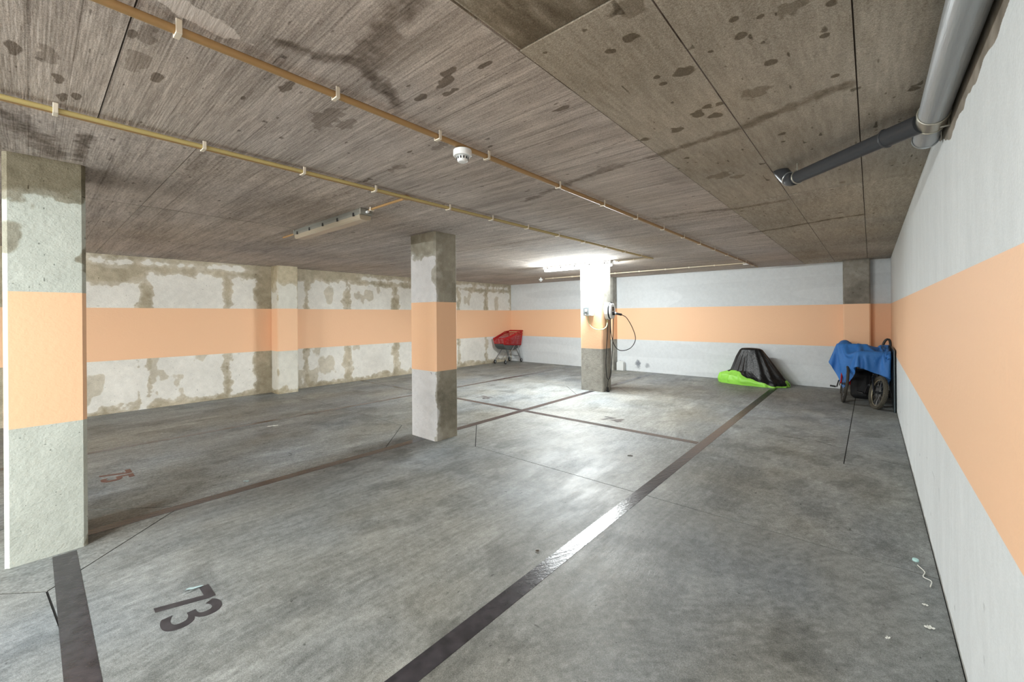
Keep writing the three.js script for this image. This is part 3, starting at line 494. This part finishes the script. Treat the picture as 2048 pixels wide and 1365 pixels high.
// ---------------------------------------------------------------- covered scooter by the end wall: black cover with a lime hem
{
  const o = tag(group('vehicle_cover', -1.9, 0, -9.97), 'black cover with lime green hem over a low vehicle', 'cover');
  const black = std({ color: 0x0a0b0d, roughness: 0.34, side: THREE.DoubleSide, bumpMap: bumpPlaster, bumpScale: 0.004 }), lime = std({ color: 0x9ae055, roughness: 0.42, side: THREE.DoubleSide });
  const pleats = []; for (let i = 0; i < 15; i++) pleats.push([i / 15 * Math.PI * 2 + (rnd() - 0.5) * 0.3, 0.06 + rnd() * 0.09, 0.35 + rnd() * 0.65]);
  const edge = (th) => {                                            // where the black ends: share of the way down
    const a = ((th % (2 * Math.PI)) + 2 * Math.PI) % (2 * Math.PI);
    const key = [[0, 0.84], [0.2, 0.93], [0.45, 0.98], [1.0, 0.965], [1.25, 0.9], [1.6, 0.84], [2.1, 0.68], [2.35, 0.66], [2.6, 0.74], [3.0, 0.69], [3.4, 0.72], [4.5, 0.85], [6.0, 0.86], [6.29, 0.84]];
    for (let i = 0; i + 1 < key.length; i++) if (a <= key[i + 1][0]) return lerp(key[i][1], key[i + 1][1], smooth(key[i][0], key[i + 1][0], a));
    return 0.84;
  };
  function point(th, s) {
    const c = Math.cos(th), n = Math.sin(th), q = (v, e) => Math.sign(v) * Math.pow(Math.abs(v), e);
    const bx = q(c, 0.85) * (c < 0 ? 0.66 : 0.63) + 0.0, bz = q(n, 0.85) * (n > 0 ? 0.34 - 0.1 * c * (c < 0 ? -1 : 0) : 0.33);
    const tx = c * 0.17 - 0.03, tz = n * 0.045;
    const cs = clamp((s - 0.07) / 0.93), key = (list, k) => { for (let i = 0; i + 1 < list.length; i++) if (cs <= list[i + 1][0]) return lerp(list[i][k], list[i + 1][k], (cs - list[i][0]) / (list[i + 1][0] - list[i][0])); return list[list.length - 1][k]; };
    const left = [[0, 0, 0.755], [0.12, 0.09, 0.72], [0.3, 0.25, 0.58], [0.52, 0.42, 0.37], [0.62, 0.5, 0.28], [0.74, 0.72, 0.24], [0.86, 0.94, 0.19], [0.94, 1.02, 0.09], [1, 1, 0]], right = [[0, 0, 0.755], [0.1, 0.1, 0.73], [0.3, 0.3, 0.58], [0.55, 0.58, 0.36], [0.8, 0.85, 0.15], [0.92, 0.96, 0.06], [1, 1, 0]];
    const wl = smooth(0.35, -0.6, c), flare = lerp(key(right, 1), key(left, 1), wl);
    let x = lerp(tx, bx, flare), z = lerp(tz, bz, flare), y = lerp(key(right, 2), key(left, 2), wl);
    if (s < 0.07) { const k = s / 0.07; x = tx * k - 0.03 * (1 - k); z = tz * k; y = 0.755 + 0.012 * (1 - k * k); }
    let f = 0; for (const [a, w, amp] of pleats) { let d = Math.abs(th - a + 0.25 * (s - 0.5) * Math.sin(a * 5)); d = Math.min(d, 2 * Math.PI - d); f += amp * Math.exp(-d * d / (w * w)); }
    const grow = smooth(0.02, 0.75, s) * 0.055; f = (f - 0.45) * grow;
    const crump = (fbm(th * 5 + 3, s * 9, 901, 3) - 0.5) * 0.05 * smooth(0.55, 1, s), l = Math.hypot(x, z) || 1;
    const bulge = 0.03 * Math.exp(-((s - 0.9) ** 2) / 0.006) * (n > -0.2 ? 1 : 0.3);
    x += x / l * (f + crump + bulge); z += z / l * (f + crump + bulge);
    if (z < -0.41) z = -0.41;
    y += (fbm(th * 7, s * 12, 905, 3) - 0.5) * 0.035 * smooth(0.5, 0.85, s) * smooth(1.0, 0.93, s);
    return [x, Math.max(0.003, y), z];
  }
  function skin(from, to, ns, lift) {
    const NT = 220, pos = [], idx = [];
    for (let j = 0; j <= ns; j++) for (let i = 0; i <= NT; i++) { const th = i / NT * Math.PI * 2, s = lerp(from(th), to(th), j / ns), p = point(th, s), l = Math.hypot(p[0], p[2]) || 1; pos.push(p[0] + p[0] / l * lift, p[1], p[2] + p[2] / l * lift); }
    for (let j = 0; j < ns; j++) for (let i = 0; i < NT; i++) { const a = j * (NT + 1) + i, b = a + 1, c = a + NT + 1, d = c + 1; idx.push(a, b, c, b, d, c); }
    const g = new THREE.BufferGeometry(); g.setAttribute('position', new THREE.Float32BufferAttribute(pos, 3)); g.setIndex(idx);
    g.setAttribute('uv', new THREE.Float32BufferAttribute(pos.filter((_, i) => i % 3 !== 2), 2)); g.computeVertexNormals(); return g;
  }
  mesh('black_cover', skin(() => 0, (t) => edge(t) + 0.02, 70, 0), black, o, 'creased black fabric');
  mesh('lime_hem', skin((t) => edge(t) - 0.01, () => 1, 34, 0.005), lime, o, 'crumpled lime green hem');
}

// ---------------------------------------------------------------- bicycles under the blue tarp
function bicycle(name, label, p) {
  const o = tag(group(name, ...p.at), label, 'bicycle'); o.rotation.order = 'YXZ'; o.rotation.set(0, p.yaw, p.lean);
  const R = p.r, wb = p.base, frameMat = std({ color: p.colour, roughness: 0.3, metalness: 0.2 }), T = p.tyre;
  function wheel(parent, nm) {                                      // wheel in the yz plane about its hub
    const w = new THREE.Group(); w.name = nm; parent.add(w);
    const tyre = [new THREE.TorusGeometry(R - T, T, 10, 56).rotateY(Math.PI / 2)];
    if (p.knobs) for (let i = 0; i < 54; i++) for (const s of [-1, 0, 1]) { const a = (i + (s ? 0.5 : 0)) / 54 * Math.PI * 2; tyre.push(new THREE.BoxGeometry(0.012, 0.007, 0.016).translate(s * T * 0.62, R - (s ? T * 0.25 : 0.001), 0).rotateX(a)); }
    mesh('tyre', merge(tyre), p.tyreMat, w);
    mesh('rim', new THREE.TorusGeometry(R - 2 * T, 0.009, 8, 56).rotateY(Math.PI / 2), p.rimMat, w);
    const sp = []; for (let i = 0; i < 24; i++) { const a = i / 24 * Math.PI * 2; sp.push(bar(V((i % 2 ? 1 : -1) * 0.025, 0.02 * Math.cos(a), 0.02 * Math.sin(a)), V(0, (R - 2 * T) * Math.cos(a + 0.2), (R - 2 * T) * Math.sin(a + 0.2)), 0.0013, 4)); }
    mesh('spokes', merge(sp), steel, w);
    mesh('hub', bar(V(-0.05, 0, 0), V(0.05, 0, 0), 0.018, 12), darkSteel, w);
    return w;
  }
  const rear = wheel(o, 'rear_wheel'); rear.position.set(0, R, -wb / 2);
  const bb = V(0, 0.28, -wb * 0.08), seatTop = V(0, 0.72 * p.size, -wb * 0.24), headB = V(0, 0.6 * p.size, wb * 0.3), headT = V(0, 0.74 * p.size, wb * 0.265), ra = V(0, R, -wb / 2);
  mesh('frame', merge([bar(bb, seatTop, 0.016), bar(bb, headB, 0.02), bar(seatTop.clone().lerp(bb, 0.08), headT, 0.016), bar(headB, headT, 0.021), ...[-1, 1].flatMap((s) => [bar(bb, ra.clone().setX(s * 0.06), 0.009), bar(seatTop.clone().lerp(bb, 0.1), ra.clone().setX(s * 0.06), 0.008)])]), frameMat, o);
  mesh('saddle', merge([new THREE.SphereGeometry(1, 20, 12).scale(0.07, 0.03, 0.13).translate(0, seatTop.y + 0.13, seatTop.z - 0.05), bar(seatTop, V(0, seatTop.y + 0.12, seatTop.z - 0.03), 0.013)]), plasticBlack, o);
  const cr = mesh('crank', merge([new THREE.TorusGeometry(0.085, 0.006, 6, 32).rotateY(Math.PI / 2).translate(-0.05, bb.y, bb.z), bar(V(-0.07, bb.y, bb.z), V(-0.085, bb.y - 0.16 * Math.cos(p.crank), bb.z + 0.16 * Math.sin(p.crank)), 0.009), bar(V(0.07, bb.y, bb.z), V(0.085, bb.y + 0.16 * Math.cos(p.crank), bb.z - 0.16 * Math.sin(p.crank)), 0.009), bar(V(-0.07, bb.y, bb.z), V(0.07, bb.y, bb.z), 0.016)]), darkSteel, o);
  for (const s of [-1, 1]) mesh('pedal', rbox(0.085, 0.024, 0.06, 0.006, s * 0.14, bb.y + s * 0.16 * Math.cos(p.crank), bb.z - s * 0.16 * Math.sin(p.crank)), plasticBlack, cr);
  const steer = new THREE.Group(); steer.name = 'steering'; o.add(steer); steer.position.copy(headT); steer.rotation.y = p.steer;
  const hub = V(0, R - headT.y, wb / 2 - headT.z);
  const fw = wheel(steer, 'front_wheel'); fw.position.copy(hub);
  mesh('fork', merge([...[-1, 1].map((s) => bar(V(s * 0.055, -0.17, 0.05), hub.clone().setX(s * 0.055), 0.014)), bar(V(-0.06, -0.165, 0.048), V(0.06, -0.165, 0.048), 0.016), bar(V(0, -0.165, 0.048), V(0, 0.05, -0.01), 0.015)]), frameMat, steer);
  mesh('handlebar', merge([tube([V(-p.bar, p.rise, -0.03), V(-p.bar * 0.6, p.rise - 0.01, 0), V(-0.06, 0.08, 0.05), V(0.06, 0.08, 0.05), V(p.bar * 0.6, p.rise - 0.01, 0), V(p.bar, p.rise, -0.03)], 0.0125, 40, 10), bar(V(0, 0.04, -0.01), V(0, 0.08, 0.05), 0.016)]), plasticBlack, steer);
  return o;
}
bicycle('bicycle', 'red bicycle with smooth tyres, left of the two under the blue tarp', { at: [-0.4, 0, -9.34], yaw: 0.05, lean: -0.12, r: 0.31, base: 0.96, tyre: 0.021, colour: 0x9c1a20, size: 1.0, bar: 0.16, rise: 0.13, steer: 0.05, crank: 0.9, tyreMat: std({ color: 0x35322c, roughness: 0.8 }), rimMat: darkSteel });
bicycle('bicycle_001', 'bicycle with chunky knobbly tyres, under the tarp against the right wall', { at: [-0.03, 0, -9.06], yaw: -0.04, lean: -0.2, r: 0.265, base: 0.94, tyre: 0.03, colour: 0x22262c, size: 0.86, bar: 0.13, rise: 0.07, steer: 0.36, crank: 0.4, knobs: true, tyreMat: std({ color: 0x4a463c, roughness: 0.8 }), rimMat: std({ color: 0xa39a83, roughness: 0.35, metalness: 0.5 }) });

// cloth that falls over round supports: verlet points on a grid
function drape({ nx, nz, w, d, centre, turn, y, capsules, walls, steps }) {
  const N = (nx + 1) * (nz + 1), p = new Float32Array(N * 3), q = new Float32Array(N * 3), ca = Math.cos(turn), sa = Math.sin(turn);
  for (let j = 0; j <= nz; j++) for (let i = 0; i <= nx; i++) { const k = (j * (nx + 1) + i) * 3, a = (i / nx - 0.5) * w * 0.925, b = (j / nz - 0.5) * d * 0.925; p[k] = centre[0] + a * ca + b * sa; p[k + 1] = y + (fbm(i * 0.16, j * 0.13, 7, 3) - 0.5) * 0.26; p[k + 2] = centre[1] - a * sa + b * ca; if (p[k] > walls.x) { p[k + 1] -= p[k] - walls.x; p[k] = walls.x; } }
  q.set(p); const held = new Float32Array(N * 3).fill(1);
  const con = [], add = (i, j, a, b, st) => { if (a < 0 || a > nx || b < 0 || b > nz) return; const A = j * (nx + 1) + i, B = b * (nx + 1) + a; con.push(A * 3, B * 3, Math.hypot((i - a) * w / nx, (j - b) * d / nz), st); };
  for (let j = 0; j <= nz; j++) for (let i = 0; i <= nx; i++) { add(i, j, i + 1, j, 0.5); add(i, j, i, j + 1, 0.5); add(i, j, i + 1, j + 1, 0.28); add(i, j, i - 1, j + 1, 0.28); add(i, j, i + 3, j, 0.012); add(i, j, i, j + 3, 0.012); }
  for (let s = 0; s < steps; s++) {
    for (let k = 0; k < p.length; k += 3) for (let c = 0; c < 3; c++) { const v = clamp((p[k + c] - q[k + c]) * 0.94, -0.008, 0.008); q[k + c] = p[k + c]; p[k + c] += held[k] * (v - (c === 1 ? 0.0005 : 0)); }
    for (let it = 0; it < 7; it++) {
      for (let k = 0; k < con.length; k += 4) {
        const a = con[k], b = con[k + 1], dx = p[b] - p[a], dy = p[b + 1] - p[a + 1], dz = p[b + 2] - p[a + 2], l = Math.sqrt(dx * dx + dy * dy + dz * dz) || 1e-6, f = (l - con[k + 2]) / l * con[k + 3], fa = f * held[a], fb = f * held[b];
        p[a] += dx * fa; p[a + 1] += dy * fa; p[a + 2] += dz * fa; p[b] -= dx * fb; p[b + 1] -= dy * fb; p[b + 2] -= dz * fb;
      }
      for (let k = 0; k < p.length; k += 3) {
        for (const [a, b, r] of capsules) {
          if (p[k + 1] < Math.min(a[1], b[1]) - r || p[k + 1] > Math.max(a[1], b[1]) + r) continue;
          const ex = b[0] - a[0], ey = b[1] - a[1], ez = b[2] - a[2], t = clamp(((p[k] - a[0]) * ex + (p[k + 1] - a[1]) * ey + (p[k + 2] - a[2]) * ez) / (ex * ex + ey * ey + ez * ez || 1)), X = p[k] - a[0] - ex * t, Y = p[k + 1] - a[1] - ey * t, Z = p[k + 2] - a[2] - ez * t, l = Math.sqrt(X * X + Y * Y + Z * Z);
          if (l < r) { const m = r / (l || 1e-6); p[k] = a[0] + ex * t + X * m; p[k + 1] = a[1] + ey * t + Y * m; p[k + 2] = a[2] + ez * t + Z * m; for (let c = 0; c < 3; c++) q[k + c] = p[k + c]; if (Y > 0.6 * r) held[k] = 0; }
        }
        if (p[k] > walls.x) p[k] = walls.x; if (p[k + 2] < walls.z) p[k + 2] = walls.z; if (p[k + 1] < 0.006) p[k + 1] = 0.006;
      }
    }
  }
  const idx = [], uv = []; for (let j = 0; j < nz; j++) for (let i = 0; i < nx; i++) { const a = j * (nx + 1) + i, b = a + 1, c = a + nx + 1; idx.push(a, c, b, b, c, c + 1); }
  for (let j = 0; j <= nz; j++) for (let i = 0; i <= nx; i++) uv.push(i / nx * w, j / nz * d);
  const g = new THREE.BufferGeometry(); g.setAttribute('position', new THREE.BufferAttribute(p, 3)); g.setAttribute('uv', new THREE.Float32BufferAttribute(uv, 2)); g.setIndex(idx); g.computeVertexNormals(); return g;
}
{
  const g = drape({ nx: 80, nz: 76, w: 1.44, d: 1.72, centre: [-0.0, -9.2], turn: -0.2, y: 1.06, steps: 330, walls: { x: 0.235, z: ZB + 0.3 },
    capsules: [[[-0.42, 0.93, -9.1], [-0.06, 0.93, -9.06], 0.04], [[-0.36, 0.9, -9.75], [-0.36, 0.93, -9.55], 0.07], [[-0.3, 0.84, -9.5], [-0.27, 0.8, -9.0], 0.03], [[-0.14, 0.82, -8.66], [0.22, 0.82, -8.74], 0.06], [[0.12, 0.8, -9.4], [0.14, 0.84, -9.2], 0.08], [[0.16, 0.84, -9.5], [0.18, 0.9, -9.35], 0.05]] });
  tag(mesh('blue_tarp', g, std({ color: 0x3272ba, roughness: 0.6, side: THREE.DoubleSide, bumpMap: bumpPlaster, bumpScale: 0.002 })), 'crumpled blue tarp draped over two bicycles in the corner', 'tarp');
}
{
  const t = tag(group('hand_trolley', 0.2, 0, -9.72), 'black hand trolley with loop handle rising behind the blue tarp', 'trolley');
  mesh('frame', merge([tube([V(-0.05, 0.1, 0), V(-0.05, 0.8, 0), V(-0.035, 0.94, 0), V(0.0, 1.015, 0), V(0.04, 1.02, 0), V(0.055, 0.95, 0), V(0.055, 0.8, 0), V(0.055, 0.1, 0)], 0.019, 90, 10), bar(V(-0.06, 0.4, 0), V(0.05, 0.4, 0), 0.01), bar(V(-0.06, 0.75, 0), V(0.05, 0.75, 0), 0.01)]), plasticBlack, t);
  mesh('toe_plate', rbox(0.16, 0.008, 0.12, 0.003, -0.005, 0.012, 0.06), darkSteel, t);
  for (const s of [-1, 1]) mesh('wheel', new THREE.TorusGeometry(0.05, 0.018, 10, 24).rotateY(Math.PI / 2).translate(s * 0.045 - 0.005, 0.068, -0.04), rubber, t);
}
{
  const b = tag(group('leaning_board', 0.262, 0, -8.88), 'thin dark board with pale edge standing against the right wall', 'board');
  mesh('board', rbox(0.014, 0.92, 1.02, 0.003, 0, 0.461, 0), std({ color: 0x202428, roughness: 0.4 }), b);
  mesh('edge_strip', merge([rbox(0.018, 0.92, 0.006, 0.002, 0, 0.462, 0.513), rbox(0.018, 0.006, 1.02, 0.002, 0, 0.925, 0)]), std({ color: 0x454f52, roughness: 0.4, metalness: 0.4 }), b);
}

{
  const b = tag(group('bag', -0.13, 0, -9.5), 'black bag standing between the two covered bicycles', 'bag');
  const g = new RoundedBoxGeometry(0.3, 0.5, 0.34, 8, 0.09).translate(0, 0.25, 0), p = g.attributes.position;
  for (let i = 0; i < p.count; i++) { const x = p.getX(i), y = p.getY(i), z = p.getZ(i), k = 1 + (fbm(x * 9 + 4, y * 7 + z * 9, 951, 3) - 0.5) * 0.22; p.setX(i, x * k); p.setZ(i, z * k); }
  g.computeVertexNormals(); mesh('body', g, std({ color: 0x101113, roughness: 0.7 }), b);
  for (const s of [-1, 1]) mesh('strap', tube([V(-0.08, 0.48, s * 0.06), V(-0.06, 0.56, s * 0.06), V(0.06, 0.56, s * 0.06), V(0.08, 0.48, s * 0.06)], 0.01, 24, 8), plasticBlack, b);
}

// ---------------------------------------------------------------- litter
function scrap(name, x, z, w, d, turn, material, label, category) {
  const g = new THREE.PlaneGeometry(w, d, 6, 4).rotateX(-Math.PI / 2), p = g.attributes.position;
  for (let i = 0; i < p.count; i++) { p.setX(i, p.getX(i) * (0.75 + 0.5 * hash(i, 1, 31))); p.setZ(i, p.getZ(i) * (0.7 + 0.6 * hash(i, 2, 31))); p.setY(i, 0.002 + 0.006 * hash(i, 3, 31)); }
  g.computeVertexNormals(); const o = mesh(name, g, material); o.position.set(x, 0, z); o.rotation.y = turn; tag(o, label, category); return o;
}
const paper = std({ color: 0xe6e6de, roughness: 0.8, side: THREE.DoubleSide }), foil = std({ color: 0xbfd6d8, roughness: 0.25, metalness: 0.3, side: THREE.DoubleSide }), leaf = std({ color: 0x4b4034, roughness: 0.8, side: THREE.DoubleSide });
scrap('paper_scrap', 0.2, -2.76, 0.03, 0.022, 0.8, paper, 'largest white paper scrap near the foot of the right wall', 'litter');
scrap('paper_scrap_001', 0.2, -2.96, 0.02, 0.012, 0.3, paper, 'small paper scrap beside the string on the floor', 'litter');
scrap('paper_scrap_002', 0.05, -2.55, 0.018, 0.012, 1.3, paper, 'small paper scrap furthest out from the right wall', 'litter');
scrap('foil_scrap', -2.83, -0.575, 0.018, 0.075, -0.35, foil, 'shiny foil strip lying on the number 73', 'litter');
scrap('foil_scrap_001', -4.3, -1.27, 0.05, 0.02, 0.6, foil, 'pale scrap beside the bay line from the nearest column', 'litter');
scrap('paper_scrap_003', -6.2, -2.15, 0.12, 0.04, 1.2, paper, 'white paper scrap in the shaded left bay', 'litter');
scrap('leaf', -1.93, -4.12, 0.05, 0.02, 0.5, leaf, 'dark leaf on the floor ahead of number 74', 'leaf');
scrap('leaf_001', -1.6, -2.08, 0.022, 0.016, 0.2, leaf, 'brown crumb beside the glossy bay line', 'leaf');
tag(mesh('bottle_cap', new THREE.LatheGeometry([[0, 0.012], [0.013, 0.012], [0.015, 0.009], [0.015, 0], [0.012, 0]].map(([a, b]) => new THREE.Vector2(a, b)), 20).translate(0.195, 0, -3.46), std({ color: 0xb6dcd8, roughness: 0.4 })), 'pale turquoise bottle cap at the foot of the right wall', 'bottle cap');
tag(mesh('string', tube([V(0.2, 0.004, -3.4), V(0.225, 0.006, -3.33), V(0.215, 0.004, -3.27), V(0.245, 0.005, -3.24), V(0.235, 0.004, -3.17)], 0.0025, 40, 6), paper), 'loose pale string on the floor by the right wall', 'string');

renderer.render(scene, camera);
